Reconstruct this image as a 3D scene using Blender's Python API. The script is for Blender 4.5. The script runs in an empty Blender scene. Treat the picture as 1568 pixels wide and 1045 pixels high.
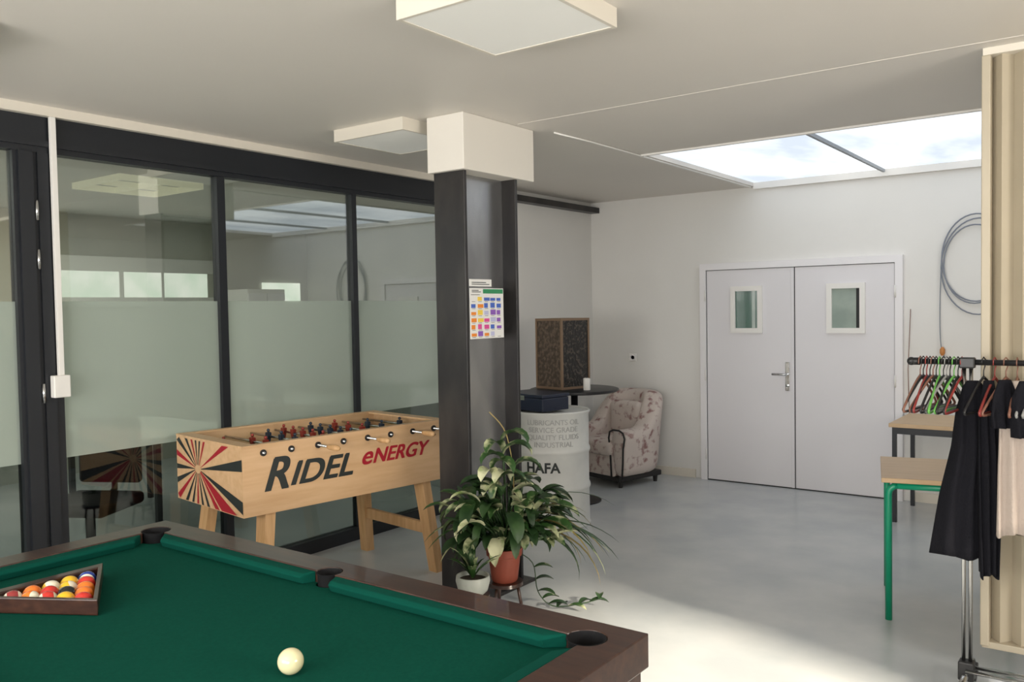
import bpy, bmesh, math, random
from mathutils import Vector, Matrix
random.seed(7)
scene=bpy.context.scene
H=2.735; GX=-4.60; BY=7.65

# ---------------------------------------------------------------- materials
def mat(name,col,rough=.5,metal=0,spec=.5,noise=None,bump=None,emis=None,estr=0,coat=0,trans=0,alpha=1):
    m=bpy.data.materials.new(name); m.use_nodes=True
    nt=m.node_tree; b=nt.nodes['Principled BSDF']
    b.inputs['Base Color'].default_value=(*col,1)
    b.inputs['Roughness'].default_value=rough
    b.inputs['Metallic'].default_value=metal
    b.inputs['Specular IOR Level'].default_value=spec
    b.inputs['Coat Weight'].default_value=coat
    if emis: 
        b.inputs['Emission Color'].default_value=(*emis,1); b.inputs['Emission Strength'].default_value=estr
    if noise or bump:
        tc=nt.nodes.new('ShaderNodeTexCoord')
    if noise:
        col2,scale,lo,hi=noise[:4]
        mp=nt.nodes.new('ShaderNodeMapping'); nt.links.new(tc.outputs['Object'],mp.inputs[0])
        if len(noise)>4: mp.inputs['Scale'].default_value=noise[4]
        n=nt.nodes.new('ShaderNodeTexNoise'); n.inputs['Scale'].default_value=scale; n.inputs['Detail'].default_value=5
        nt.links.new(mp.outputs[0],n.inputs['Vector'])
        r=nt.nodes.new('ShaderNodeValToRGB'); r.color_ramp.elements[0].position=lo; r.color_ramp.elements[1].position=hi
        r.color_ramp.elements[0].color=(*col,1); r.color_ramp.elements[1].color=(*col2,1)
        nt.links.new(n.outputs['Fac'],r.inputs[0]); nt.links.new(r.outputs[0],b.inputs['Base Color'])
    if bump:
        n2=nt.nodes.new('ShaderNodeTexNoise'); n2.inputs['Scale'].default_value=bump[0]; n2.inputs['Detail'].default_value=3
        nt.links.new(tc.outputs['Object'],n2.inputs['Vector'])
        bp=nt.nodes.new('ShaderNodeBump'); bp.inputs['Strength'].default_value=bump[1]; bp.inputs['Distance'].default_value=.01
        nt.links.new(n2.outputs['Fac'],bp.inputs['Height']); nt.links.new(bp.outputs[0],b.inputs['Normal'])
    return m

M={}
M['wall']=mat('wall_paint',(.74,.725,.69),.8,noise=((.70,.685,.65),1.2,.35,.7),bump=(60,.05))
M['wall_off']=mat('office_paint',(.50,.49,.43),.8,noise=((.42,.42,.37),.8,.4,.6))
M['ceil']=mat('ceiling_paint',(.71,.67,.61),.5,noise=((.67,.63,.575),.7,.3,.7))
M['floor']=mat('polished_floor',(.45,.475,.485),.24,noise=((.56,.57,.565),2.2,.35,.7),bump=(3,.03))
M['frame']=mat('anthracite_frame',(.014,.016,.020),.4,spec=.4)
M['white']=mat('white_plastic',(.78,.76,.72),.45)
M['cream']=mat('cream_paint',(.70,.65,.56),.6)
M['cap']=mat('cream_casing',(.76,.72,.65),.6)
M['door']=mat('door_paint',(.72,.70,.715),.5,noise=((.70,.68,.695),.8,.4,.6))
M['doorframe']=mat('door_frame_paint',(.78,.76,.765),.5)
M['gap']=mat('dark_gap',(.03,.03,.03),.8)
M['steel']=mat('dark_steel',(.022,.021,.022),.38,metal=.3,noise=((.05,.045,.042),5,.45,.7,(1,1,.4)))
M['steelweb']=mat('steel_web',(.30,.30,.305),.25,metal=.8,noise=((.46,.455,.45),4,.35,.7,(1,1,.5)))
M['chrome']=mat('chrome',(.6,.6,.6),.2,metal=1)
M['black']=mat('black_plastic',(.012,.012,.013),.4)
M['blackmat']=mat('black_rubber',(.008,.008,.009),.8,spec=.2)
M['blackcloth']=mat('black_cloth',(.008,.008,.011),.9,spec=.15,bump=(120,.3))
M['beigecloth']=mat('beige_cloth',(.43,.36,.31),.9,spec=.15,bump=(120,.3))
M['felt']=mat('green_felt',(.001,.055,.036),.95,spec=.08,noise=((.002,.063,.042),90,.3,.7),bump=(500,.1))
M['felt2']=mat('green_felt_cushion',(.002,.060,.042),.95,spec=.08)
M['wood_dark']=mat('dark_wood',(.028,.010,.007),.3,coat=.25,noise=((.060,.024,.014),5,.35,.7,(1,9,9)))
M['wood_light']=mat('light_wood',(.66,.43,.24),.45,noise=((.57,.35,.18),3,.35,.7,(9,1,9)))
M['wood_leg']=mat('pine_wood',(.62,.38,.19),.5,noise=((.50,.29,.12),4,.35,.7,(9,9,1)))
M['red']=mat('red_paint',(.36,.012,.025),.45)
M['ink']=mat('dark_ink',(.02,.025,.024),.5)
M['green_tube']=mat('green_enamel',(.0,.25,.13),.35)
M['terracotta']=mat('terracotta',(.26,.055,.03),.6)
M['ceramic']=mat('glazed_ceramic',(.42,.44,.40),.35)
M['soil']=mat('soil',(.03,.02,.012),.95)
M['leaf']=mat('variegated_leaf',(.03,.085,.018),.45,noise=((.50,.52,.30),12,.48,.62))
M['leafdk']=mat('dark_leaf',(.015,.042,.012),.45,noise=((.04,.09,.025),9,.4,.7))
M['leafdry']=mat('dry_leaf',(.38,.28,.10),.7,noise=((.16,.15,.04),8,.4,.7))
M['flower']=mat('pale_leaf',(.66,.66,.42),.5,noise=((.25,.35,.10),18,.5,.7))
M['drum']=mat('drum_paint',(.64,.64,.61),.45,noise=((.56,.56,.54),5,.4,.7))
M['navy']=mat('navy_case',(.010,.015,.035),.4)
M['piping']=mat('black_piping',(.015,.013,.012),.5)
M['fabric']=mat('floral_fabric',(.62,.54,.49),.9,spec=.1,noise=((.30,.17,.16),15,.54,.68),bump=(90,.2))
M['carved']=mat('carved_black',(.012,.010,.008),.4,noise=((.07,.055,.04),40,.54,.60),bump=(36,.8))
M['carved2']=mat('carved_brown',(.05,.034,.022),.5,noise=((.13,.09,.06),34,.44,.62),bump=(30,.6))
M['partition']=mat('cream_vinyl',(.48,.42,.315),.5,noise=((.43,.375,.28),2,.3,.7))
M['desktop']=mat('desk_laminate',(.55,.38,.22),.4,noise=((.48,.32,.17),4,.35,.7,(1,8,1)))
M['paper']=mat('paper',(.78,.77,.74),.7)
M['ledpanel']=mat('light_diffuser',(.80,.79,.74),.5,emis=(1,.97,.9),estr=.10)
M['cable']=mat('grey_cable',(.20,.22,.26),.45)
M['bar']=mat('skylight_bar',(.30,.32,.34),.5)

def glass(name,tint,base,frost=False):
    m=bpy.data.materials.new(name); m.use_nodes=True; nt=m.node_tree; nt.nodes.clear()
    o=nt.nodes.new('ShaderNodeOutputMaterial'); mx=nt.nodes.new('ShaderNodeMixShader')
    g=nt.nodes.new('ShaderNodeBsdfGlossy'); g.inputs['Roughness'].default_value=.02 if not frost else .12
    g.inputs['Color'].default_value=(.95,.97,.97,1)
    lw=nt.nodes.new('ShaderNodeLayerWeight'); lw.inputs['Blend'].default_value=.5
    pw=nt.nodes.new('ShaderNodeMath'); pw.operation='POWER'; pw.inputs[1].default_value=4
    ma=nt.nodes.new('ShaderNodeMath'); ma.operation='MULTIPLY_ADD'; ma.inputs[1].default_value=1-base; ma.inputs[2].default_value=base
    nt.links.new(lw.outputs['Facing'],pw.inputs[0]); nt.links.new(pw.outputs[0],ma.inputs[0]); nt.links.new(ma.outputs[0],mx.inputs[0])
    t=nt.nodes.new('ShaderNodeBsdfTransparent'); t.inputs[0].default_value=(*tint,1)
    if frost:
        d=nt.nodes.new('ShaderNodeBsdfDiffuse'); d.inputs[0].default_value=(.54,.60,.55,1)
        tr=nt.nodes.new('ShaderNodeBsdfTranslucent'); tr.inputs[0].default_value=(.58,.63,.56,1)
        a=nt.nodes.new('ShaderNodeMixShader'); a.inputs[0].default_value=.35
        nt.links.new(d.outputs[0],a.inputs[1]); nt.links.new(tr.outputs[0],a.inputs[2])
        c=nt.nodes.new('ShaderNodeMixShader'); c.inputs[0].default_value=.40
        nt.links.new(a.outputs[0],c.inputs[1]); nt.links.new(t.outputs[0],c.inputs[2])
        nt.links.new(c.outputs[0],mx.inputs[1])
    else: nt.links.new(t.outputs[0],mx.inputs[1])
    nt.links.new(g.outputs[0],mx.inputs[2]); nt.links.new(mx.outputs[0],o.inputs[0])
    return m
M['glass']=glass('clear_glass',(.86,.89,.86),.18)
M['glasslow']=glass('clear_glass_low',(.56,.60,.58),.05)
M['frost']=glass('frosted_film',(.8,.86,.8),.08,True)

def emit(name,c1,c2,s,scale=2,lo=.35,hi=.7,sc=(1,1,1)):
    m=bpy.data.materials.new(name); m.use_nodes=True; nt=m.node_tree; nt.nodes.clear()
    o=nt.nodes.new('ShaderNodeOutputMaterial'); e=nt.nodes.new('ShaderNodeEmission'); e.inputs[1].default_value=s
    tc=nt.nodes.new('ShaderNodeTexCoord'); mp=nt.nodes.new('ShaderNodeMapping'); mp.inputs['Scale'].default_value=sc
    n=nt.nodes.new('ShaderNodeTexNoise'); n.inputs['Scale'].default_value=scale; n.inputs['Detail'].default_value=4
    r=nt.nodes.new('ShaderNodeValToRGB'); r.color_ramp.elements[0].position=lo; r.color_ramp.elements[1].position=hi
    r.color_ramp.elements[0].color=(*c1,1); r.color_ramp.elements[1].color=(*c2,1)
    nt.links.new(tc.outputs['Object'],mp.inputs[0]); nt.links.new(mp.outputs[0],n.inputs['Vector'])
    nt.links.new(n.outputs['Fac'],r.inputs[0]); nt.links.new(r.outputs[0],e.inputs[0]); nt.links.new(e.outputs[0],o.inputs[0])
    return m
M['sky']=emit('skylight_sheet',(.41,.455,.51),(.66,.69,.72),1.95,1.8,.38,.62,(1,.4,1))
M['reflpane']=emit('reflection_glow_pane',(.75,.85,.70),(1,1,.9),1.2,3)  # emissive colour standing in for bright window reflections

# ---------------------------------------------------------------- geometry helpers
def group(name,loc=(0,0,0),rz=0):
    e=bpy.data.objects.new(name,None); scene.collection.objects.link(e)
    e.location=loc; e.rotation_euler=(0,0,rz); e.empty_display_size=.1
    return e
def mesh(name,vs,fs,m,parent=None,smooth=False,loc=(0,0,0),rot=None):
    me=bpy.data.meshes.new(name); me.from_pydata([tuple(v) for v in vs],[],fs); me.update()
    bm=bmesh.new(); bm.from_mesh(me); bmesh.ops.recalc_face_normals(bm,faces=bm.faces); bm.to_mesh(me); bm.free()
    o=bpy.data.objects.new(name,me); scene.collection.objects.link(o)
    if m: me.materials.append(m if not isinstance(m,str) else M[m])
    if smooth:
        for p in me.polygons: p.use_smooth=True
    o.location=loc
    if rot: o.rotation_euler=rot
    if parent: o.parent=parent
    return o
def boxvf(a,b):
    x0,y0,z0=a;x1,y1,z1=b
    v=[(x0,y0,z0),(x1,y0,z0),(x1,y1,z0),(x0,y1,z0),(x0,y0,z1),(x1,y0,z1),(x1,y1,z1),(x0,y1,z1)]
    f=[(0,3,2,1),(4,5,6,7),(0,1,5,4),(1,2,6,5),(2,3,7,6),(3,0,4,7)]
    return v,f
def box(name,a,b,m,parent=None,bev=0,seg=2):
    c=[(a[i]+b[i])/2 for i in range(3)]
    v,f=boxvf([a[i]-c[i] for i in range(3)],[b[i]-c[i] for i in range(3)])
    o=mesh(name,v,f,m,parent,loc=c)
    if bev:
        md=o.modifiers.new('bev','BEVEL'); md.width=bev; md.segments=seg; md.limit_method='ANGLE'
        if seg>2:
            for p in o.data.polygons: p.use_smooth=True
    return o
def boxes(name,lst,m,parent=None):
    V=[];Fc=[]
    for a,b in lst:
        v,f=boxvf(a,b); n=len(V); V+=v; Fc+=[tuple(i+n for i in q) for q in f]
    return mesh(name,V,Fc,m,parent)
def framexz(x0,x1,z0,z1,y0,y1,w):
    return [((x0,y0,z0),(x0+w,y1,z1)),((x1-w,y0,z0),(x1,y1,z1)),((x0+w,y0,z0),(x1-w,y1,z0+w)),((x0+w,y0,z1-w),(x1-w,y1,z1))]
def loft(name,rings,m,parent=None,smooth=True,cap=True,closed=True,loc=(0,0,0)):
    V=[];Fc=[];n=len(rings[0])
    for r in rings: V+=list(r)
    for i in range(len(rings)-1):
        for j in range(n if closed else n-1):
            k=(j+1)%n; Fc.append((i*n+j,i*n+k,(i+1)*n+k,(i+1)*n+j))
    if cap: Fc.append(tuple(range(n))); Fc.append(tuple((len(rings)-1)*n+i for i in range(n)))
    return mesh(name,V,Fc,m,parent,smooth,loc)
def lathe(name,prof,m,parent=None,n=32,loc=(0,0,0),smooth=True,cap=True):
    rings=[[(r*math.cos(2*math.pi*i/n),r*math.sin(2*math.pi*i/n),z) for i in range(n)] for r,z in prof]
    o=loft(name,rings,m,parent,smooth,cap,loc=loc)
    if smooth:
        md=o.modifiers.new('es','EDGE_SPLIT'); md.split_angle=math.radians(40)
    return o
def tube(name,pts,r,m,parent=None,n=8,radii=None):
    pts=[Vector(p) for p in pts]; rings=[]
    up=Vector((0,0,1)); t0=(pts[1]-pts[0]).normalized()
    if abs(t0.dot(up))>.95: up=Vector((1,0,0))
    a=t0.cross(up).normalized()
    for i,p in enumerate(pts):
        if i==0:t=pts[1]-pts[0]
        elif i==len(pts)-1:t=pts[-1]-pts[-2]
        else:t=(pts[i+1]-pts[i]).normalized()+(pts[i]-pts[i-1]).normalized()
        t.normalize(); a=(a-t*a.dot(t)).normalized(); b=t.cross(a)
        rr=radii[i] if radii else r
        rings.append([p+a*math.cos(2*math.pi*k/n)*rr+b*math.sin(2*math.pi*k/n)*rr for k in range(n)])
    return loft(name,rings,m,parent)
def smoothpath(pts,k=6):
    P=[Vector(p) for p in pts]; out=[]
    for i in range(len(P)-1):
        p0=P[max(i-1,0)];p1=P[i];p2=P[i+1];p3=P[min(i+2,len(P)-1)]
        for j in range(k):
            t=j/k
            out.append(.5*((2*p1)+(p2-p0)*t+(2*p0-5*p1+4*p2-p3)*t*t+(3*p1-p0-3*p2+p3)*t**3))
    out.append(P[-1]); return out
def sphere(name,r,m,parent=None,loc=(0,0,0),rot=(0,0,0),u=24,v=14):
    bm=bmesh.new(); bmesh.ops.create_uvsphere(bm,u_segments=u,v_segments=v,radius=r)
    me=bpy.data.meshes.new(name); bm.to_mesh(me); bm.free()
    for p in me.polygons:p.use_smooth=True
    me.materials.append(m if not isinstance(m,str) else M[m])
    o=bpy.data.objects.new(name,me); scene.collection.objects.link(o); o.location=loc; o.rotation_euler=rot
    if parent:o.parent=parent
    return o
def text(name,s,size,m,parent,origin,ax,ay,shear=0,off=0,ext=.001,align='LEFT',bend=None,sx=1):
    cu=bpy.data.curves.new(name,'FONT'); cu.body=s; cu.size=size; cu.shear=shear; cu.offset=off; cu.extrude=ext; cu.align_x=align
    to=bpy.data.objects.new(name+'_c',cu); scene.collection.objects.link(to)
    dg=bpy.context.evaluated_depsgraph_get(); me=bpy.data.meshes.new_from_object(to.evaluated_get(dg))
    bpy.data.objects.remove(to); me.materials.clear(); me.materials.append(M[m]); me.name=name
    ax=Vector(ax);ay=Vector(ay);az=ax.cross(ay);o0=Vector(origin)
    for v in me.vertices:
        c=v.co.copy(); c.x*=sx
        if bend:
            R,th=bend; a=th+c.x/R; v.co=Vector(((R+c.z)*math.cos(a),(R+c.z)*math.sin(a),c.y))+o0
        else: v.co=o0+ax*c.x+ay*c.y+az*c.z
    o=bpy.data.objects.new(name,me); scene.collection.objects.link(o); o.parent=parent
    return o
def apply_bool(o,cut):
    for c in cut:
        md=o.modifiers.new('b','BOOLEAN'); md.object=c; md.operation='DIFFERENCE'; md.solver='EXACT'
    dg=bpy.context.evaluated_depsgraph_get(); dg.update()
    me=bpy.data.meshes.new_from_object(o.evaluated_get(dg)); o.modifiers.clear(); o.data=me

# ---------------------------------------------------------------- room shell
floor=box('floor',(-9.2,-2.7,-.1),(2.7,7.8,0),'floor')
SX0,SX1,SY0,SY1=-2.86,.50,5.50,7.63
boxes('ceiling',[((GX-.06,-2.7,H),(2.7,SY0,H+.12)),((GX-.06,SY0,H),(SX0,7.8,H+.12)),((SX1,SY0,H),(2.7,7.8,H+.12)),((SX0,SY1,H),(SX1,7.8,H+.12))],'ceil')
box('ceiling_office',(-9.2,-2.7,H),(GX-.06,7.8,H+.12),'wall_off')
box('wall_back',(GX-.1,BY,0),(2.7,BY+.15,H),'wall')
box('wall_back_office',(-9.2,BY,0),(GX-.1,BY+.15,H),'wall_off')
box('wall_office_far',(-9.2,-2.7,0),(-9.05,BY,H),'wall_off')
box('wall_left',(GX-.08,5.4,0),(GX+.0,BY,H),'wall')
box('wall_left_near',(GX-.08,-2.7,0),(GX,-1.0,H),'wall')
WY0,WY1,WZ0,WZ1=1.4,3.0,1.35,2.25
boxes('wall_right',[((2.5,-2.7,0),(2.7,WY0,H)),((2.5,WY1,0),(2.7,7.8,H)),((2.5,WY0,0),(2.7,WY1,WZ0)),((2.5,WY0,WZ1),(2.7,WY1,H))],'wall')
boxes('wall_rear',[((-9.2,-2.7,0),(-3.6,-2.5,H)),((1.6,-2.7,0),(2.7,-2.5,H)),((-3.6,-2.7,0),(1.6,-2.5,.9)),((-3.6,-2.7,2.3),(1.6,-2.5,H))],'wall')
w=group('window_1',(2.6,0,0))
boxes('frame',[((-.03,WY0,WZ0),(.03,WY1,WZ0+.04)),((-.03,WY0,WZ1-.04),(.03,WY1,WZ1)),((-.03,WY0,WZ0+.04),(.03,WY0+.04,WZ1-.04)),((-.03,WY1-.04,WZ0+.04),(.03,WY1,WZ1-.04))],'white',w)
w=group('window_2',(0,-2.6,0))
for i,x in enumerate([-3.6,-2.3,-1.0,.3,1.56]): box(f'mullion_{i}',(x,-.03,.94),(x+.04,.03,2.26),'white',w)
box('rail_a',(-3.6,-.03,.9),(1.6,.03,.94),'white',w); box('rail_b',(-3.6,-.03,2.26),(1.6,.03,2.3),'white',w)
# skylight
sk=group('skylight_window',(SX0,SY0,H))
L=SX1-SX0;Wd=SY1-SY0
box('sheet',(-.01,-.01,.035),(L+.01,Wd+.01,.05),'sky',sk)
boxes('lip',[((-.015,-.03,-.012),(L,-.005,.0)),((-.03,-.03,-.012),(-.015,Wd,.0)),((0,Wd-.02,-.025),(L,Wd+.01,.03))],'white',sk)
for i,x in enumerate([1.12,2.24]): box(f'bar_{i}',(x-.010,0,.005),(x+.010,Wd-.03,.03),'bar',sk)
# trims
box('trim_1',(GX,-1.0,H-.05),(GX+.07,5.4,H),'cream')
box('trim_2',(GX+.0,5.42,H-.11),(GX+.10,BY-.0,H-.055),'steel')
box('trim_3',(-2.95,4.09,H-.002),(2.5,4.098,H),'ceil')
tube('trim_4',[(-2.90,4.40,H-.008),(-2.88,4.8,H-.008),(-2.875,5.5,H-.008),(-2.885,7.6,H-.008)],.006,'white')
box('baseboard_back',(-3.9,BY-.015,0),(-3.46,BY,.08),'cream')
box('baseboard_back_right',(-1.54,BY-.015,0),(2.5,BY,.08),'cream')

# ---------------------------------------------------------------- double door
d=group('door_1',(-2.49,BY,0))
box('leaf_left',(-.83,-.035,.01),(-.003,0,1.985),'door',d,.003)
box('leaf_right',(.003,-.035,.01),(.83,0,1.985),'door',d,.003)
boxes('casing',[((-.895,-.05,0),(-.835,0,1.99)),((.835,-.05,0),(.895,0,1.99)),((-.895,-.05,1.99),(.895,0,2.05))],'doorframe',d)
box('gap_mid',(-.004,-.036,.01),(.004,-.0355,1.985),'gap',d)
box('astragal',(-.03,-.042,.01),(-.006,-.035,1.985),'door',d,.002)
boxes('gap_edges',[((-.836,-.036,.0),(-.831,-.0352,1.985)),((.831,-.036,0),(.836,-.0352,1.985)),((-.83,-.036,1.986),(.83,-.0352,1.990)),((-.83,-.036,0),(.83,-.03,.010))],'gap',d)
gd=mat('door_glass_green',(.015,.08,.05),.08); gl=mat('door_glass_pale',(.36,.42,.37),.1,noise=((.28,.34,.30),4,.4,.6))
for i,(x0,x1) in enumerate([(-.59,-.29),(.28,.60)]):
    z0,z1=1.40,1.83
    boxes(f'vision_frame_{i}',framexz(x0,x1,z0,z1,-.055,-.035,.045),'white',d)
    xs=x1-.10 if i==0 else x1-.075
    box(f'vision_pane_{i}',(x0+.045,-.038,z0+.045),(x1-.045,-.036,z1-.045),gd if i==0 else gl,d)
    box(f'vision_post_{i}',(xs,-.040,z0+.045),(xs+.03,-.038,z1-.045),gl if i==0 else M['gap'],d)
box('handle_plate',(-.085,-.045,.88),(-.045,-.035,1.14),'chrome',d,.004)
tube('handle_lever',[(-.065,-.045,1.03),(-.065,-.085,1.03),(-.08,-.09,1.03),(-.19,-.09,1.03)],.010,'chrome',d)
lathe('lock',[(.015,0),(.015,.01),(.008,.012)],'chrome',d).matrix_local=Matrix.Translation((-.065,-.045,.93))@Matrix.Rotation(math.pi/2,4,'X')
for i,z in enumerate((.25,1.0,1.75)):
    tube(f'hinge_{i}',[(-.838,-.056,z-.05),(-.838,-.056,z+.05)],.008,'white',d); tube(f'hingeb_{i}',[(.838,-.056,z-.05),(.838,-.056,z+.05)],.008,'white',d)
s=group('wall_socket',(-4.13,BY,1.15))
box('plate',(-.04,-.012,-.04),(.04,0,.04),'white',s,.004); lathe('ring',[(.026,0),(.026,.004),(.02,.004),(.018,.0)],'doorframe',s,20).matrix_local=Matrix.Translation((0,-.012,0))@Matrix.Rotation(math.pi/2,4,'X')

# ---------------------------------------------------------------- glazed partition wall
g=group('glass_partition',(GX,0,0))
fz0,fz1,ft_=.905,1.735,2.50
for i,(a,b) in enumerate([(-1.0,.9),(.96,2.0),(2.215,3.18),(3.24,4.29),(4.34,5.36)]):
    box(f'pane_upper_{i}',(-.01,a,fz1),(-.004,b,ft_),'glass',g)
    box(f'pane_frost_{i}',(-.01,a,fz0),(-.004,b,fz1),'frost',g)
    box(f'pane_lower_{i}',(-.01,a,.08),(-.004,b,fz0),'glasslow',g)
fr=[((-.05,-1.0,ft_),(.03,5.4,H-.05)),((-.05,-1.0,0),(.03,5.4,.09))]
for a,b in [(.90,.96),(2.0,2.215),(3.18,3.235),(4.29,4.335),(5.35,5.4),(-1.03,-.98)]: fr.append(((-.04,a,.09),(.025,b,ft_)))
boxes('frame',fr,'frame',g)
boxes('frame_ridge',[((.025,2.02,.09),(.045,2.09,ft_)),((.025,2.115,.09),(.04,2.17,ft_)),((.03,-1,2.53),(.045,5.4,2.56))],'frame',g)
for i,z in enumerate((1.26,1.95,2.2)): tube(f'hinge_{i}',[(.05,2.10,z-.05),(.05,2.10,z+.05)],.008,'chrome',g)
c=group('cable_conduit',(GX+.06,2.185,0))
box('duct',(-.012,-.014,1.34),(.012,.014,H-.051),'white',c,.002)
box('switch_box',(-.015,-.05,1.235),(.03,.035,1.35),'white',c,.005)
# office beyond the glass
ow=group('window_reflection_panes',(-9.04,0,0))  # glowing panes and frame added to imitate windows mirrored in the partition glass
box('pane_a',(0,4.3,1.86),(.02,6.1,2.14),'reflpane',ow); box('pane_b',(0,6.9,1.80),(.02,7.5,2.05),'reflpane',ow)
boxes('frame',[((0,4.2,1.76),(.03,6.2,1.86)),((0,4.2,2.14),(.03,6.2,2.3)),((0,5.0,1.86),(.03,5.05,2.14)),((0,5.5,1.86),(.03,5.53,2.14))],'white',ow)
for (dx,dy) in ((-6.6,3.9),(-7.4,6.2)):
    de=group('office_desk',(dx,dy,0))
    box('top',(-.7,-.4,.71),(.7,.4,.74),'white',de,.004)
    for i,(x,y) in enumerate([(-.65,-.35),(.65,-.35),(-.65,.35),(.65,.35)]): box(f'leg_{i}',(x-.02,y-.02,0),(x+.02,y+.02,.71),'frame',de)
for (dx,dy,rr) in ((-5.4,2.75,.5),(-6.7,5.5,2.8)):
    ch=group('office_chair',(dx,dy,0),rr)
    box('seat',(-.24,-.24,.42),(.24,.24,.50),'blackcloth',ch,.03,4)
    box('back',(-.22,.2,.55),(.22,.26,.98),'blackcloth',ch,.03,4)
    tube('post',[(0,0,.08),(0,0,.42)],.03,'black',ch); tube('spine',[(0,.18,.45),(0,.27,.5),(0,.27,.6)],.02,'black',ch)
    for i in range(5):
        a=i*2*math.pi/5; tube(f'foot_{i}',[(0,0,.1),(.28*math.cos(a),.28*math.sin(a),.06)],.02,'black',ch); sphere(f'caster_{i}',.03,'black',ch,(.28*math.cos(a),.28*math.sin(a),.03),u=10,v=8)
cab=group('office_cabinet',(-8.75,6.55,0))
box('carcass',(-.22,-.25,0),(.22,.30,1.95),'wall',cab,.005); box('door_a',(.22,-.24,.05),(.235,.02,1.90),'doorframe',cab,.003); box('door_b',(.22,.03,.05),(.235,.29,1.90),'doorframe',cab,.003)
for y in (-.01,.05): tube(f'knob_{y}',[(.25,y,.9),(.25,y,1.05)],.006,'chrome',cab)
ol=group('office_ceiling_lamp',(-6.6,3.85,H))
q=.36; t_=.012
boxes('housing',[((-q,-q,-.05),(q,-q+t_,0)),((-q,q-t_,-.05),(q,q,0)),((-q,-q+t_,-.05),(-q+t_,q-t_,0)),((q-t_,-q+t_,-.05),(q,q-t_,0)),((-q+t_,-.005,-.05),(q-t_,.005,0)),((-.005,-q+t_,-.045),(.005,q-t_,0))],mat('lamp_louver',(.6,.57,.42),.4,emis=(1,.95,.65),estr=.25),ol)

# ---------------------------------------------------------------- ceiling lights
for (x,y) in [(-1.82,2.48),(-3.60,3.79),(-3.66,1.16)]:
    l=group('ceiling_light_panel',(x,y,H)); h=.28
    boxes('frame',[((-h,-h,-.07),(h,-h+.015,0)),((-h,h-.015,-.07),(h,h,0)),((-h,-h+.015,-.07),(-h+.015,h-.015,0)),((h-.015,-h+.015,-.07),(h,h-.015,0))],'cream',l)
    box('diffuser',(-h+.015,-h+.015,-.068),(h-.015,h-.015,-.06),'ledpanel',l)

# ---------------------------------------------------------------- steel column
p=group('steel_column',(-3.12,3.66,0))
box('capital',(-.13,-.03,2.425),(.135,.64,H),'cap',p,.004)
box('flange_near',(-.11,0,0),(.11,.022,2.43),'steel',p,.002)
box('flange_far',(-.11,.475,0),(.11,.497,2.43),'steel',p,.002)
box('web',(-.01,.022,0),(.01,.475,2.43),'steelweb',p)
box('base_plate',(-.16,-.06,0),(.16,.55,.02),'steel',p,.003)
po=group('wall_poster',(-3.008,3.685,1.49))
box('sheet',(0,0,0),(.002,.31,.285),'paper',po)
box('sheet_top',(.0,.0,.295),(.002,.2,.335),'paper',po)
box('header',(.002,.12,.255),(.003,.305,.28),mat('poster_green',(.03,.25,.10),.6),po)
cols=[mat('poster_'+str(i),c,.6) for i,c in enumerate([(.8,.25,.03),(.7,.08,.3),(.25,.1,.45),(.06,.13,.5),(.85,.6,.08),(.5,.5,.7)])]
boxes('text_lines',[((.002,.012,.246-i*.0+0),(.0028,.09,.249)) for i in range(1)]+[((.002,.02,.305),(.0028,.18,.309)),((.002,.02,.315),(.0028,.15,.319)),((.002,.02,.262),(.0028,.10,.266)),((.002,.02,.270),(.0028,.08,.274))]+[((.002,.018+k*.058,.008+r*.04),(.0032,.048+k*.058,.010+r*.04)) for r in range(6) for k in range(5)],'ink',po)
for r in range(6):
    for k in range(5):
        if random.random()<.86:
            y=.012+k*.058; z=.014+r*.04
            ci=cols[0] if (k<1 and random.random()<.6) else random.choice(cols if k<3 else cols[2:])
            box(f'block_{r}_{k}',(.002,y,z),(.003,y+.032+random.random()*.020,z+.016+random.random()*.014),ci,po)

# ---------------------------------------------------------------- pool table
PX0,PX1,PY0,PY1=-3.13,-1.14,.78,1.85
pt=group('pool_table',((PX0+PX1)/2,(PY0+PY1)/2,0))
a=(PX1-PX0)/2; b=(PY1-PY0)/2; zt=.80; zb=.765
ow_=.115
cutters=[]
for (x,y) in [(-a,-b),(a,-b),(-a,b),(a,b),(0,-b-.015),(0,b+.015)]:
    r=.054 if x else .044
    cx_=x+(-.004 if x>0 else .004 if x<0 else 0); cy_=y
    ck=lathe('cut',[(r,.60),(r,.95)],None,None,28,loc=(pt.location.x+cx_,pt.location.y+cy_,0),smooth=False)
    cutters.append((ck,cx_,cy_,r))
def ringbox(name,o,i,z0,z1,m):
    (ox,oy),(ix,iy)=o,i
    V=[];
    for z in (z0,z1):
        V+=[(-ox,-oy,z),(ox,-oy,z),(ox,oy,z),(-ox,oy,z),(-ix,-iy,z),(ix,-iy,z),(ix,iy,z),(-ix,iy,z)]
    Fc=[]
    for k in range(4):
        n=(k+1)%4
        Fc+=[(k,n,4+n,4+k),(8+k,8+n,12+n,12+k),(k,n,8+n,8+k),(4+k,4+n,12+n,12+k)]
    return mesh(name,V,Fc,m,pt)
rail=ringbox('rail_top',(a+ow_,b+ow_),(a+.0,b+.0),zb-.05,zt+.005,'wood_dark')
bed=box('bed_cloth',(-a-.02,-b-.02,zb-.03),(a+.02,b+.02,zb),'felt',pt)
dgc=[c[0] for c in cutters]
bpy.context.view_layer.update()
apply_bool(rail,dgc); apply_bool(bed,dgc)
rb=rail.modifiers.new('bev','BEVEL'); rb.width=.006; rb.segments=2; rb.limit_method='ANGLE'
for ck,*_ in cutters: bpy.data.objects.remove(ck)
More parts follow.
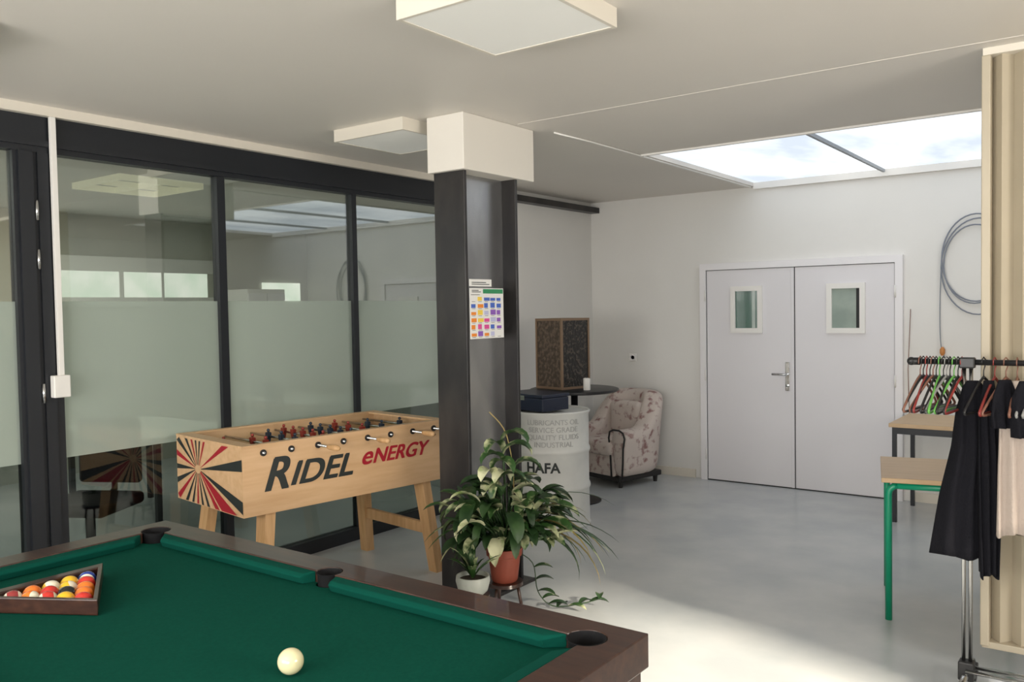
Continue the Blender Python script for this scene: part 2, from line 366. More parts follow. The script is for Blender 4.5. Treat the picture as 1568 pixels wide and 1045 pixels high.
def cushion(name,p0,p1,n,m0,m1):
    p0=Vector((*p0,0));p1=Vector((*p1,0));n=Vector((*n,0));t=(p1-p0).normalized();w=.052
    rings=[]
    for p,s,mm in ((p0,1,m0),(p1,-1,m1)):
        q=p+t*s*mm+n*w
        rings.append([p+Vector((0,0,zb)),p+Vector((0,0,zt+.002)),q-n*.012+Vector((0,0,zt)),q+Vector((0,0,zt-.010)),q-n*.012+Vector((0,0,zb))])
    o=loft(name,rings,'felt2',pt,smooth=False); md=o.modifiers.new('bev','BEVEL'); md.width=.004; md.segments=2; return o
g1=.062;g2=.048
for sgn,nm in ((1,'far'),(-1,'near')):
    cushion('cushion_%s_a'%nm,(-a+g1,sgn*b),(-g2,sgn*b),(0,-sgn),.05,.018)
    cushion('cushion_%s_b'%nm,(g2,sgn*b),(a-g1,sgn*b),(0,-sgn),.018,.05)
for sgn,nm in ((1,'right'),(-1,'left')):
    cushion('cushion_'+nm,(sgn*a,-b+g1),(sgn*a,b-g1),(-sgn,0),.05,.05)
for i,(ck,x,y,r) in enumerate(cutters):
    lathe(f'pocket_{i}',[(r-.001,zt+.003),(r-.004,zt+.004),(r-.006,zt),(r-.007,zb-.03),(r-.02,zb-.10),(.001,zb-.11)],'blackmat',pt,28,loc=(x,y,0),cap=False)
box('apron',(-a-.10,-b-.10,zb-.20),(a+.10,b+.10,zb-.045),'wood_dark',pt,.004)
box('apron_lower',(-a-.04,-b-.04,zb-.27),(a+.04,b+.04,zb-.19),'wood_dark',pt,.004)
for i,(x,y) in enumerate([(-a+.15,-b+.12),(a-.15,-b+.12),(-a+.15,b-.12),(a-.15,b-.12)]):
    loft(f'leg_{i}',[[(x+u*s_,y+v*s_,z) for u,v in ((-1,-1),(1,-1),(1,1),(-1,1))] for s_,z in ((.05,0),(.055,.03),(.075,.45),(.085,zb-.26))],'wood_dark',pt,False)
R=.032
cb=sphere('cue_ball',R,mat('ivory_ball',(.72,.66,.40),.12,coat=.5),None,(-1.675,1.333,zb+R+.001),u=32,v=20)
bc=[(.80,.48,.02),(.02,.05,.30),(.60,.03,.02),(.15,.03,.25),(.80,.19,.02),(.01,.15,.08),(.30,.03,.03),(.01,.01,.01)]
def stripe(name,c):
    m=mat(name,c,.12,coat=.5); nt=m.node_tree; b_=nt.nodes['Principled BSDF']
    tc=nt.nodes.new('ShaderNodeTexCoord'); sp=nt.nodes.new('ShaderNodeSeparateXYZ'); ab=nt.nodes.new('ShaderNodeMath'); ab.operation='ABSOLUTE'
    lt=nt.nodes.new('ShaderNodeMath'); lt.operation='LESS_THAN'; lt.inputs[1].default_value=.015
    mx=nt.nodes.new('ShaderNodeMix'); mx.data_type='RGBA'; mx.inputs[6].default_value=(.8,.75,.6,1); mx.inputs[7].default_value=(*c,1)
    nt.links.new(tc.outputs['Object'],sp.inputs[0]); nt.links.new(sp.outputs[2],ab.inputs[0]); nt.links.new(ab.outputs[0],lt.inputs[0])
    nt.links.new(lt.outputs[0],mx.inputs[0]); nt.links.new(mx.outputs[2],b_.inputs['Base Color']); return m
bm_s=[mat(f'ball_solid_{i}',c,.12,coat=.5) for i,c in enumerate(bc)]; bm_t=[stripe(f'ball_stripe_{i}',c) for i,c in enumerate(bc[:7])]
rk=group('billiard_ball_rack',(-2.49,1.275,zb))
order=[bm_s[2],bm_s[0],bm_s[4],bm_t[2],bm_s[7],bm_s[4],bm_t[4],bm_s[2],bm_t[0],bm_s[2],bm_t[6],bm_s[4],bm_t[0],bm_s[0],bm_t[1]]
k=0
Rr=.0285
for row in range(5):
    for j in range(row+1):
        sphere(f'ball_{k}',Rr,order[k],rk,(-.075-row*Rr*math.sqrt(3),(j-row/2)*2*Rr,Rr),(random.random()*6,random.random()*6,random.random()*6)); k+=1
def tri(ax,s):
    hgt=s*math.sqrt(3)/2
    return [(ax,0),(ax-hgt,s/2),(ax-hgt,-s/2)]
inn=tri(-.075+2*Rr+.003,.057*(4+math.sqrt(3))+.012); out=tri(-.075+2*Rr+.003+.026,.057*(4+math.sqrt(3))+.012+.026*math.sqrt(3)*2*.86)
V=[(x,y,z) for z in (.002,.05) for x,y in out+inn]; Fc=[]
for q in range(3):
    n=(q+1)%3; Fc+=[(q,n,3+n,3+q),(6+q,6+n,9+n,9+q),(q,n,6+n,6+q),(3+q,3+n,9+n,9+q)]
o=mesh('triangle',V,Fc,'wood_dark',rk); md=o.modifiers.new('b','BEVEL'); md.width=.004; md.segments=2

# ---------------------------------------------------------------- foosball table
th=math.radians(-8); ux=Vector((math.cos(th),math.sin(th),0)); uy=Vector((-math.sin(th),math.cos(th),0))
f1=Vector((-3.765,2.72,0)); fw,fl=.775,1.42; ctr=f1-ux*fw/2+uy*fl/2
ft=group('foosball_table',ctr,th)
x=fw/2;y=fl/2;z0,z1=.585,.95;t=.03
boxes('side_panels',[((x-t,-y,z0),(x,y,z1)),((-x,-y,z0),(-x+t,y,z1)),((-x+t,-y,z0),(x-t,-y+t,z1)),((-x+t,y-t,z0),(x-t,y,z1))],'wood_light',ft)
box('play_field',(-x+t,-y+t,z1-.13),(x-t,y-t,z1-.11),mat('field_grey',(.05,.16,.07),.6),ft)
box('bottom',(-x+t,-y+t,z0+.01),(x-t,y-t,z0+.03),'wood_light',ft)
boxes('rim',[((x-t-.01,-y,z1),(x+.004,y,z1+.012)),((-x-.004,-y,z1),(-x+t+.01,y,z1+.012)),((-x+t+.01,-y-.002,z1),(x-t-.01,-y+t+.05,z1+.011)),((-x+t+.01,y-t-.05,z1),(x-t-.01,y+.002,z1+.011))],'wood_light',ft)
figr=mat('figure_red',(.25,.03,.02),.4); figb=mat('figure_blue',(.02,.03,.05),.4)
nf=[1,2,3,5,5,3,2,1]; team=[0,0,1,0,1,0,1,1]
for i in range(8):
    yy=-y+.12+i*(fl-.24)/7; zz=z1-.035
    sh=random.uniform(-.05,.05)
    hs=1 if team[i] else -1
    tube(f'rod_{i}',[(-x-.02-(.03 if hs<0 else .0),yy,zz),(x+.02+(.13 if hs>0 else 0),yy,zz)],.007,'chrome',ft)
    e=hs*(x+(.10 if hs>0 else .03))
    if hs>0: tube(f'grip_{i}',[(e,yy,zz),(e+hs*.02,yy,zz),(e+hs*.09,yy,zz),(e+hs*.11,yy,zz)],.015,'wood_leg',ft,12,[.010,.016,.017,.010])
    lathe(f'bush_{i}',[(.018,-.008),(.018,.008)],'black',ft,16).matrix_local=Matrix.Translation((x,yy,zz))@Matrix.Rotation(math.pi/2,4,'Y')
    n=nf[i]
    for j in range(n):
        px=(j-(n-1)/2)*(.11 if n>3 else .15)+sh
        mt=figr if team[i]==0 else figb
        loft(f'player_{i}_{j}',[[(px+u*wx,yy+v*wy,zz+z) for u,v in ((-1,-1),(1,-1),(1,1),(-1,1))] for wx,wy,z in ((.012,.012,-.075),(.012,.010,-.06),(.009,.006,-.04),(.014,.012,0),(.016,.012,.022),(.006,.006,.026))],mt,ft,False)
        sphere(f'player_head_{i}_{j}',.010,mt,ft,(px,yy,zz+.036),u=10,v=8)
for sgn,nm in ((-1,'near'),(1,'far')):
    for sx in (-1,1):
        xb=sx*(x-.02);xt=sx*(x-.07); yb=sgn*(y-.10); yt=sgn*(y-.17)
        loft(f'leg_{nm}_{sx}',[[(xt+u*.048,yt+v*.03,z0+.02) for u,v in ((-1,-1),(1,-1),(1,1),(-1,1))],[(xb+u*.037,yb+v*.03,0) for u,v in ((-1,-1),(1,-1),(1,1),(-1,1))]],'wood_leg',ft,False)
    box(f'stretcher_{nm}',(-x+.05,sgn*(y-.135)-.015,.24),(x-.05,sgn*(y-.135)+.015,.31),'wood_leg',ft,.003)
def stroke(name,s,size,m,org,shear,sx,w):
    for j,(dy,dz) in enumerate(((0,0),(w,0),(0,w),(w,w),(-w,0))):
        text(f'{name}_{j}',s,size,m,ft,(org[0]+.0002*j,org[1]+dy,org[2]+dz),(0,1,0),(0,0,1),shear,0,.0005,sx=sx)
stroke('lettering_main','R',.25,'ink',(x+.0015,-.60,z0+.12),.35,1,.007)
stroke('lettering_main_b','IDEL',.18,'ink',(x+.0015,-.44,z0+.13),.35,1.14,.006)
stroke('lettering_second','e',.15,'red',(x+.0015,.03,z0+.175),.35,1.1,.004)
stroke('lettering_second_b','NERGY',.12,'red',(x+.0015,.115,z0+.175),.35,1.05,.004)
cx_,cz_=-.12,z0+.20
def hit(ang):
    dx,dz=math.cos(ang),math.sin(ang); ts=[]
    for lim,dd,c0 in ((x-.004,dx,cx_),(-x+.004,dx,cx_)):
        if abs(dd)>1e-6:
            q=(lim-c0)/dd
            if q>0: ts.append(q)
    for lim in (z0+.004,z1-.004):
        if abs(dz)>1e-6:
            q=(lim-cz_)/dz
            if q>0: ts.append(q)
    q=min(ts); return (cx_+dx*q,cz_+dz*q)
rays=[]
for i in range(16): 
    a0=math.radians(60+i*17); rays.append((a0,a0+math.radians(6.5),'red' if i%3==0 else 'ink'))
rays+= [(math.radians(-36),math.radians(-24),'red'),(math.radians(-20),math.radians(-13),'ink'),(math.radians(5),math.radians(12),'ink'),(math.radians(24),math.radians(29),'red')]
for i,(a0,a1,m_) in enumerate(rays):
    pA=hit(a0);pB=hit(a1);r0=.035
    V=[(cx_+r0*math.cos(a0),-y-.0015,cz_+r0*math.sin(a0)*.7),(pA[0],-y-.0015,pA[1]),(pB[0],-y-.0015,pB[1]),(cx_+r0*math.cos(a1),-y-.0015,cz_+r0*math.sin(a1)*.7)]
    mesh(f'ray_{i}',V,[(0,1,2,3)],m_,ft)

# ---------------------------------------------------------------- oil drum with case
dr=group('oil_drum',(-3.67,5.47,0))
prof=[(.27,0),(.29,.0),(.295,.012),(.288,.02)]
for zc in (.30,.58):
    prof+= [(.285,zc-.03),(.293,zc-.012),(.295,zc),(.293,zc+.012),(.285,zc+.03)]
prof+=[(.285,.85),(.295,.862),(.297,.874),(.29,.88),(.283,.878),(.28,.865),(.01,.865)]
lathe('barrel',prof,'drum',dr,48)
thc=math.atan2(-5.47,3.67)
text('lettering','HAFA',.105,'ink',dr,(0,0,.435),(1,0,0),(0,1,0),0,.003,.001,'CENTER',(.288,thc-.26))
M['greyink']=mat('grey_ink',(.40,.40,.39),.5)
for i in range(4): text(f'lettering_small_{i}',['LUBRICANTS OIL','SERVICE GRADE','QUALITY FLUIDS','INDUSTRIAL'][i],.055,'greyink',dr,(0,0,.79-i*.055),(1,0,0),(0,1,0),0,.000,.001,'CENTER',(.288,thc+.05))
cs=group('storage_case',(-3.78,5.42,.881),-.2)
box('body',(-.22,-.14,0),(.22,.14,.10),'navy',cs,.008); box('lid',(-.225,-.145,.102),(.225,.145,.128),'navy',cs,.006)
box('latch',(-.03,-.15,.08),(.03,-.142,.115),'chrome',cs)

# ---------------------------------------------------------------- round table, carved box, candle
rt=group('round_table',(-3.92,6.20,0))
lathe('top',[(.01,.94),(.36,.94),(.38,.95),(.38,.965),(.365,.97),(.01,.97)],'black',rt,48)
tube('stem',[(0,0,.03),(0,0,.94)],.03,'black',rt,16); lathe('base',[(.22,0),(.22,.01),(.05,.035),(.03,.06)],'black',rt,32)
bx=group('carved_box',(-4.02,6.18,.971),math.radians(-14))
q_=.165; hh=.60
boxes('frame',[((-q_,-q_,0),(q_,q_,.02)),((-q_,-q_,hh-.02),(q_,q_,hh))]+[((sx*q_-(.018 if sx>0 else 0),sy*q_-(.018 if sy>0 else 0),.02),(sx*q_+(0 if sx>0 else .018),sy*q_+(0 if sy>0 else .018),hh-.02)) for sx in(-1,1) for sy in (-1,1)],mat('brown_wood',(.20,.13,.08),.5),bx)
r_=q_-.018
box('panel_a',(-r_,-q_+.006,.02),(r_,-q_+.018,hh-.02),'carved2',bx); box('panel_b',(q_-.018,-r_,.02),(q_-.006,r_,hh-.02),'carved',bx)
box('panel_c',(-q_+.006,-r_,.02),(-q_+.018,r_,hh-.02),'carved2',bx); box('panel_d',(-r_,q_-.018,.02),(r_,q_-.006,hh-.02),'carved',bx)
cd=group('pillar_candle',(-3.72,6.08,.971))
lathe('wax',[(.028,0),(.03,.005),(.03,.095),(.024,.10),(.01,.095)],'white',cd,20); tube('wick',[(0,0,.09),(0,0,.112)],.002,'black',cd)

# ---------------------------------------------------------------- armchair
ac=group('armchair',(-4.03,7.14,0),math.radians(-16))
hw=.29; hd=.30
path=[]
path.append((hw,-hd))
for i in range(1,5): path.append((hw,-hd+i*.07))
n=16
for i in range(n+1):
    an=math.pi*i/n; path.append((hw*math.cos(an),.02+.26*math.sin(an)))
for i in range(4,-1,-1): path.append((-hw,-hd+i*.07))
rings=[];N=len(path)
for i,(px,py) in enumerate(path):
    p0=Vector(path[max(i-1,0)]);p1=Vector(path[min(i+1,N-1)]);tg=(p1-p0).normalized();nr=Vector((tg.y,-tg.x))
    s=max(0,min(1,(py+.05)/.28)); s=s*s*(3-2*s)
    hgt=.54+.32*s; wd=.085+.0*s; lean=.05*s
    ring=[]
    prof=[(wd*.8,.10),(wd*.95,.25),(wd,hgt*.7),(wd*1.25,hgt-.07),(wd*1.0,hgt-.02),(wd*.45,hgt),(-wd*.45,hgt),(-wd*1.0,hgt-.02),(-wd*1.15,hgt-.08),(-wd,hgt*.7),(-wd*.9,.25),(-wd*.8,.10)]
    for o_,z in prof:
        q=Vector((px,py))+nr*(o_+lean*(z/hgt)); ring.append((q.x,q.y,z))
    rings.append(ring)
sh=loft('shell',rings,'fabric',ac); md=sh.modifiers.new('sub','SUBSURF'); md.levels=1; md.render_levels=2
for sgn,ri in ((1,0),(-1,N-1)):
    tube(f'piping_{sgn}',[Vector(v)+Vector((0,-.006,0)) for v in rings[ri]],.009,'piping',ac,6)
box('seat_base',(-.24,-.29,.10),(.24,.22,.30),'fabric',ac,.02,3)
box('seat_cushion',(-.235,-.34,.29),(.235,.20,.43),'fabric',ac,.05,5)
box('back_cushion',(-.21,.08,.40),(.21,.22,.76),'fabric',ac,.06,5)
box('plinth',(-.30,-.28,.06),(.30,.28,.11),'piping',ac,.01)
for i,(sx,sy) in enumerate([(-1,-1),(1,-1),(-1,1),(1,1)]): lathe(f'foot_{i}',[(.018,0),(.025,.06)],'piping',ac,12,loc=(sx*.26,sy*.23,0))

# ---------------------------------------------------------------- plants
def incol(P):   # keep foliage clear of the steel column
    return (P.x<-2.985 and P.y>3.60 and P.y<4.2)
def leaf(name,base,az,elev,length,width,droop,m,parent,seg=7,fold=.25):
    p=Vector(base); e=elev; V=[];Fc=[]; og=parent.location
    for i in range(seg+1):
        s=i/seg; w=width*(math.sin(math.pi*min(1,s*.92+.06))**.8)*(1 if s<.98 else .1)
        if incol(p+og) or (p+og).z<.01: return None
        side=Vector((-math.sin(az),math.cos(az),0))
        upv=Vector((-math.cos(az)*math.sin(e),-math.sin(az)*math.sin(e),math.cos(e)))
        V+=[p-side*w/2+upv*w*fold,p,p+side*w/2+upv*w*fold]
        stp=length/seg; p=p+Vector((math.cos(az)*math.cos(e),math.sin(az)*math.cos(e),math.sin(e)))*stp; e-=droop/seg
    for i in range(seg):
        k=i*3; Fc+=[(k,k+1,k+4,k+3),(k+1,k+2,k+5,k+4)]
    return mesh(name,V,Fc,m,parent,True)
def stem_leaf(pl,i,base,top,az,el,L_,W_,dr_,m):
    if leaf(f'leaf_{i}',top,az,el,L_,W_,dr_,m,pl):
        tube(f'stem_{i}',smoothpath([base,((base[0]+top[0])/2+.01,(base[1]+top[1])/2,(base[2]+top[2])/2+.03),top],3),.004,'leafdk',pl,6)
pa=group('potted_plant',(-2.80,3.69,.17))
lathe('pot',[(.065,0),(.072,.01),(.088,.14),(.098,.145),(.10,.185),(.09,.187),(.085,.16),(.01,.155)],'terracotta',pa,32)
lathe('soil',[(.086,.158),(.01,.165)],'soil',pa,24)
i=0
azr=math.atan2(.594,.805); azc=azr-math.pi/2   # room directions: toward the doors side / toward the pool table side
for k in range(140):
    r0=random.random()
    if r0<.38: az=azr+random.uniform(-.9,.5)
    elif r0<.74: az=azc-1.1+random.uniform(-.5,.5)
    else: az=azc+random.uniform(-.8,.8)
    sp=random.uniform(.02,.27); hz=random.uniform(.24,.62-sp*.6)
    top=(math.cos(az)*sp,math.sin(az)*sp,hz)
    m_=random.choice(['leaf','leaf','leafdk','leafdk','leafdk','flower','leafdk','leafdk','leaf'])
    stem_leaf(pa,i,(random.uniform(-.03,.03),random.uniform(-.03,.03),.16),top,az+random.uniform(-.6,.6),random.uniform(-.2,1.1),random.uniform(.12,.22),random.uniform(.045,.09),random.uniform(.7,1.9),m_); i+=1
tall=[(.0,.0,.76),(.03,-.03,.70),(-.02,-.07,.62),(.05,.02,.60),(.0,-.05,.54)]
for q in tall:
    stem_leaf(pa,i,(0,0,.16),q,azr+random.uniform(-.9,.5),1.1,.21,.085,2.6,'leaf'); i+=1
    stem_leaf(pa,i,(0,0,.16),(q[0]*.8,q[1]*.8,q[2]-.05),azc-1.0+random.uniform(-.3,.5),1.2,.19,.08,2.7,random.choice(['flower','leaf'])); i+=1
tube(f'twig',smoothpath([(0,0,.16),(.05,.03,.5),(.03,.0,.8),(-.04,-.06,.93)],5),.003,'leafdry',pa,5)
for k in range(26):
    az=azr+random.uniform(-.55,.35); leaf(f'strap_{k}',(0,0,.17),az,random.uniform(.8,1.35),random.uniform(.5,.80),random.uniform(.018,.036),random.uniform(1.6,2.7),random.choice(['leafdry','leafdk','leaf','leafdk']),pa,12,.15)
for k in range(12):
    az=azc-1.1+random.uniform(-.4,.4); leaf(f'strapl_{k}',(0,0,.17),az,random.uniform(.9,1.3),random.uniform(.35,.55),.03,random.uniform(1.8,2.6),random.choice(['leafdk','leaf']),pa,12,.15)
vn=smoothpath([(.05,.0,.18),(.13,.08,.10),(.15,.10,-.06),(.22,.14,-.14),(.34,.22,-.13),(.44,.30,-.10)],5); tube('vine',vn,.003,'leafdk',pa,5)
for k,q in enumerate(vn[6::2]): leaf(f'vine_leaf_{k}',q,azr+random.uniform(-1.5,1.5),.3,.11,.045,.9,'leafdk' if k%3 else 'leaf',pa)
pb=group('potted_plant',(-2.73,3.33,.21))
lathe('pot',[(.055,0),(.075,.02),(.088,.07),(.085,.095),(.078,.095),(.07,.07),(.01,.07)],'ceramic',pb,32)
lathe('soil',[(.074,.075),(.01,.08)],'soil',pb,24)
for k in range(18):
    az=random.uniform(0,6.28); leaf(f'leaf_{k}',(0,0,.07),az,random.uniform(.9,1.45),random.uniform(.13,.24),random.uniform(.02,.034),random.uniform(.2,1.2),random.choice(['leafdk','leafdk','leaf']),pb,6)
def stool(loc,top,r):
    s_=group('plant_stand',(loc[0],loc[1],0))
    lathe('top',[(.01,top-.02),(r,top-.02),(r,top-.001),(.01,top-.001)],'wood_dark',s_,24)
    for i in range(3):
        a_=i*2.094+.5; tube(f'leg_{i}',[(r*.7*math.cos(a_),r*.7*math.sin(a_),top-.02),(r*.95*math.cos(a_),r*.95*math.sin(a_),0)],.009,'wood_dark',s_)
stool((-2.80,3.69),.17,.10); stool((-2.73,3.33),.21,.085)

# ---------------------------------------------------------------- right side furniture
sd=group('school_desk',(-1.06,4.66,0),math.radians(13.5))
box('top',(-.02,0,.725),(.60,.68,.75),'desktop',sd,.004)
for i,(xx,yy) in enumerate([(.015,.04),(.57,.04),(.015,.62),(.57,.62)]):
    tube(f'leg_{i}',[(xx,yy,0),(xx,yy,.66)]+[(xx+(.04 if xx<.3 else -.04)*(1-math.cos(q)),yy,.66+.045*math.sin(q)) for q in (.4,.8,1.2,1.57)],.017,'green_tube',sd,12)
for i,yy in enumerate((.04,.62)): tube(f'bar_{i}',[(.055,yy,.705),(.53,yy,.705)],.017,'green_tube',sd,12)
for i,xx in enumerate((.055,.53)): tube(f'side_{i}',[(xx,.04,.705),(xx,.62,.705)],.012,'green_tube',sd,12)
ta=group('side_table',(-1.53,6.82,0))
box('top',(0,0,.72),(1.0,.7,.75),'desktop',ta,.003)
boxes('apron',[((.02,.02,.67),(.98,.04,.72)),((.02,.66,.67),(.98,.68,.72)),((.02,.04,.67),(.04,.66,.72)),((.96,.04,.67),(.98,.66,.72))],'frame',ta)
for i,(xx,yy) in enumerate([(.02,.02),(.95,.02),(.02,.65),(.95,.65)]): box(f'leg_{i}',(xx,yy,0),(xx+.03,yy+.03,.67),'frame',ta)
fp=group('folding_partition',(-.53,4.24,0))
pts=[]
npl=36
for i in range(npl+1):
    pts.append((i*.04,(-.026 if i%2 else .026)))
V=[];Fc=[]
for z in (.15,H-.03):
    for (px,py) in pts: V.append((px,py,z))
n_=len(pts)
for i in range(n_-1): Fc.append((i,i+1,n_+i+1,n_+i))
o=mesh('pleats',V,Fc,'partition',fp); md=o.modifiers.new('s','SOLIDIFY'); md.thickness=.005
box('lead_post',(-.035,-.045,.14),(.0,.045,H-.03),'partition',fp,.004)
box('bottom_rail',(-.03,-.04,.13),(1.45,.04,.16),'partition',fp,.004)
box('ceiling_track',(-.03,-.045,H-.03),(1.5,.045,H),'cream',fp)
box('floor_track',(-.03,-.045,0),(1.43,.045,.012),'chrome',fp)
for i in (8,16,24): tube(f'guide_{i}',[(i*.055,0,.012),(i*.055,0,.14)],.008,'chrome',fp)
# coat rack
cr=group('coat_rack',(-.585,3.98,0))
for i,xx in enumerate((0,1.25)):
    tube(f'post_{i}a',[(xx-.012,0,.10),(xx-.012,0,1.40)],.008,'chrome',cr,12); tube(f'post_{i}b',[(xx+.014,0,.10),(xx+.014,0,1.40)],.008,'chrome',cr,12)
    tube(f'foot_{i}',[(xx,-.20,.085),(xx,.16,.085)],.013,'chrome',cr,12); box(f'joint_{i}',(xx-.03,-.03,.06),(xx+.03,.03,.14),'black',cr,.006); box(f'joint_top_{i}',(xx-.03,-.02,1.375),(xx+.03,.02,1.42),'black',cr,.006)
    for j,yy in enumerate((-.20,.15)):
        box(f'fork_{i}{j}',(xx-.022,yy-.02,.03),(xx+.022,yy+.02,.08),'black',cr,.006)
        lathe(f'wheel_{i}{j}',[(.01,-.018),(.034,-.016),(.036,0),(.034,.016),(.01,.018)],'black',cr,20).matrix_local=Matrix.Translation((xx,yy,.036))@Matrix.Rotation(math.pi/2,4,'Y')
tube('shelf_bar_a',[(0,-.03,.105),(1.25,-.03,.105)],.008,'chrome',cr,12); tube('shelf_bar_b',[(0,.03,.105),(1.25,.03,.105)],.008,'chrome',cr,12)
tube('hanging_rail',[(-.20,0,1.40),(1.45,0,1.40)],.012,'black',cr,12)
tube('rail_end',[(-.215,0,1.40),(-.20,0,1.40),(-.18,0,1.40)],.016,'black',cr,12); sphere('rail_knob',.018,'black',cr,(-.215,0,1.40))
hm=[mat('hanger_red',(.22,.03,.025),.4),mat('hanger_green',(.12,.36,.07),.4),M['black'],mat('hanger_brown',(.20,.09,.06),.4),mat('hanger_grey',(.24,.24,.23),.4)]
def hanger(name,xx,m_,rot,parent,zt_=1.40):
    c_,s_=math.cos(rot),math.sin(rot)
    def P(u,z): return (xx+u*c_,u*s_,zt_+z)
    tube(name+'_hook',[P(-.02,-.01),P(-.018,.012),P(0,.022),P(.018,.012),P(.018,-.01),P(0,-.035),P(0,-.07)],.0025,m_,parent,6)
    tube(name+'_body',smoothpath([P(0,-.06),P(.06,-.09),P(.18,-.175),P(.19,-.195),P(.16,-.20),P(0,-.195),P(-.16,-.20),P(-.19,-.195),P(-.18,-.175),P(-.06,-.09),P(0,-.06)],3),.0055,m_,parent,6)
hx=[-.18,-.168,-.155,-.142,-.13,-.118,-.105,-.09,-.078,-.065,-.05,-.035,-.02]
for i,xx in enumerate(hx): hanger(f'hanger_{i}',xx,hm[[3,2,0,2,3,2,1,2,4,2,1,2,0][i]],math.radians([82,78,86,80,74,83,88,79,76,85,78,84,80][i]),cr)
for i in range(18): hanger(f'hangerb_{i}',.06+i*.04,hm[random.choice([0,2,2,2,3,4])],math.radians(random.uniform(70,88)),cr)
def garment(name,xc,rows,rot,m_,yoff=0,th_=.03,folds=5):
    rings=[];n=40;c_,s_=math.cos(rot),math.sin(rot);ph=random.random()*6
    Z0=rows[0][0]
    steps=[]
    for i in range(len(rows)-1):
        for j in range(5):
            t_=j/5; steps.append([rows[i][k]*(1-t_)+rows[i+1][k]*t_ for k in range(3)])
    steps.append(list(rows[-1]))
    for z,wd,dx in steps:
        dn=min(1,(Z0-z)/.3); r_=[]
        for k in range(n):
            q=2*math.pi*k/n; u=dx+wd/2*math.cos(q); v=math.sin(q)*th_*(.5+dn)+.016*dn*math.sin(folds*math.cos(q)*2+ph+z*2)
            r_.append((xc+u*c_-v*s_,yoff+u*s_+v*c_,z+.012*math.sin(q*3+ph)*dn*(1 if z<Z0-.3 else 0)))
        rings.append(r_)
    return loft(name,rings,m_,cr)
garment('apron_black',.025,[(1.325,.05,0),(1.30,.08,0),(1.20,.13,0),(1.05,.16,-.0),(.85,.21,-.02),(.60,.27,-.03)],math.radians(20),'blackcloth',-.02)
garment('apron_strap',.085,[(1.33,.04,0),(1.2,.08,0),(1.0,.09,0),(.7,.08,.0),(.53,.07,.0)],math.radians(30),'blackcloth',-.05,.02)
garment('shirt_beige',.19,[(1.335,.04,0),(1.26,.10,0),(1.20,.13,0),(1.0,.145,0),(.72,.155,0)],math.radians(20),'beigecloth',-.08)
garment('shirt_black',.15,[(1.34,.05,0),(1.28,.10,0),(1.2,.12,0),(1.15,.11,0)],math.radians(40),'blackcloth',-.12,.022)
garment('vest_black',.225,[(1.34,.05,0),(1.28,.10,0),(1.2,.11,0),(1.12,.10,0)],math.radians(30),'blackcloth',-.15,.022)
garment('jacket_black',.36,[(1.34,.05,0),(1.27,.22,0),(1.18,.26,0),(1.03,.24,0)],math.radians(60),'blackcloth',0)
garment('jacket_dark',.50,[(1.34,.05,0),(1.27,.22,0),(1.0,.26,0),(.6,.26,0)],math.radians(65),'blackcloth',0)
cc=group('cable_coil',(-1.06,BY-.03,2.0))
for j,(r_,oz,ox) in enumerate(((.30,0,0),(.27,-.05,-.01),(.33,-.07,.02))):
    tube(f'loop_{j}',[(ox+r_*.82*math.cos(q*math.pi/20),0,oz+r_*1.15*math.sin(q*math.pi/20)) for q in range(41)],.006,'cable',cc,6)
tube('tail',smoothpath([(-.25,0,-.05),(-.26,.005,-.4),(-.25,0,-.7),(-.2,0,-.85)],5),.004,'cable',cc,6)
tube('thin_wire',[(-.48,.01,-.4),(-.5,.01,-.9),(-.49,.01,-1.3)],.003,hm[3],cc,6)
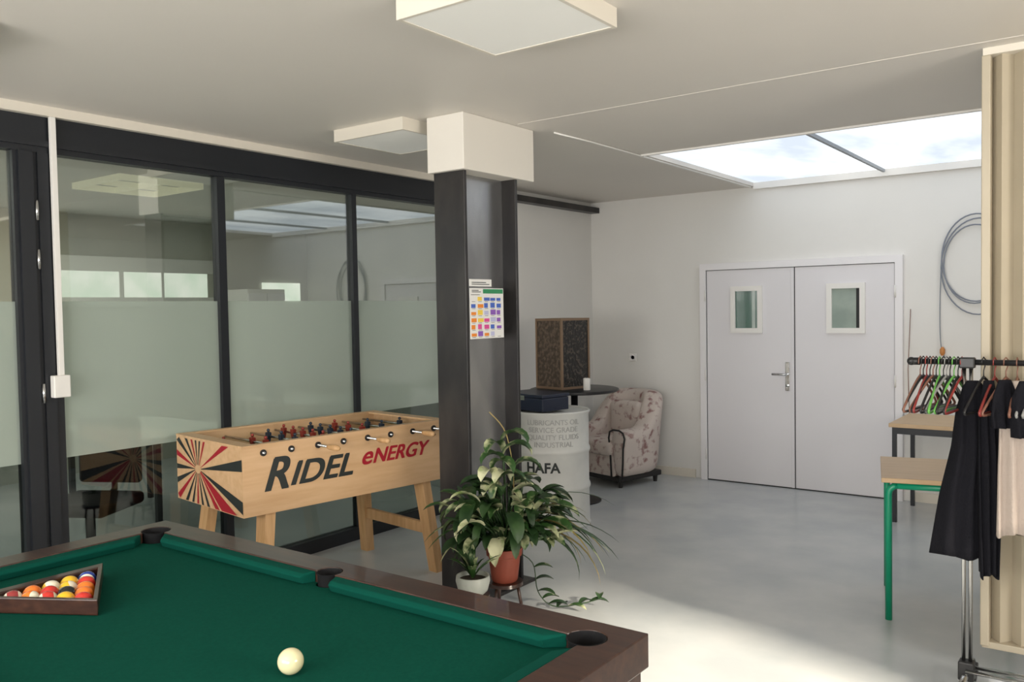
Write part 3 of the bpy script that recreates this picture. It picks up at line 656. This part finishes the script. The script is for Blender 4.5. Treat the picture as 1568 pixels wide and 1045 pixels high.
lathe('plug',[(.01,0),(.02,.02),(.02,.05),(.008,.07)],mat('plug_orange',(.5,.2,.05),.5),cc,12,loc=(-.24,0,-.78))

# ---------------------------------------------------------------- lights
def area(name,loc,rot,sx,sy,power,col):
    l=bpy.data.lights.new(name,'AREA'); l.shape='RECTANGLE'; l.size=sx; l.size_y=sy; l.energy=power; l.color=col
    o=bpy.data.objects.new(name,l); scene.collection.objects.link(o); o.location=loc; o.rotation_euler=rot; return o
area('window_daylight_rear',(-1.0,-2.55,1.6),(math.radians(98),0,0),5.0,1.3,275,(1,.965,.92))
area('window_daylight_right',(2.55,2.2,1.8),(math.radians(95),0,math.radians(90)),1.5,.85,75,(1,.94,.86))
area('office_fill_light',(-7.0,3.0,H-.08),(0,0,0),2.5,5,80,(.98,1,.93))  # added downward fill below the office ceiling to brighten that room
sn=bpy.data.lights.new('sun','SUN'); sn.energy=14; sn.angle=math.radians(6); sn.color=(1,.90,.74)
so=bpy.data.objects.new('sun',sn); scene.collection.objects.link(so)
so.rotation_euler=Vector((-.9,.24,-.40)).to_track_quat('-Z','Y').to_euler()
w=bpy.data.worlds.new('world'); scene.world=w; w.use_nodes=True
bg=w.node_tree.nodes['Background']; bg.inputs[0].default_value=(.75,.85,1,1); bg.inputs[1].default_value=1.0
try: scene.view_settings.view_transform='Standard'
except Exception as e: print(e)

# ---------------------------------------------------------------- camera
cam=bpy.data.cameras.new('camera'); co=bpy.data.objects.new('camera',cam); scene.collection.objects.link(co); scene.camera=co
cam.sensor_width=36; cam.lens=1309.2/1568*36; cam.clip_start=.05
yaw,pit,rol=[math.radians(v) for v in (36.423,2.09,-.985)]
F=Vector((-math.sin(yaw)*math.cos(pit),math.cos(yaw)*math.cos(pit),-math.sin(pit)))
R0=Vector((math.cos(yaw),math.sin(yaw),0));U0=R0.cross(F)
Rr_=math.cos(rol)*R0+math.sin(rol)*U0;Uu=-math.sin(rol)*R0+math.cos(rol)*U0
co.matrix_world=Matrix(((Rr_.x,Uu.x,-F.x,0),(Rr_.y,Uu.y,-F.y,0),(Rr_.z,Uu.z,-F.z,1.65),(0,0,0,1)))
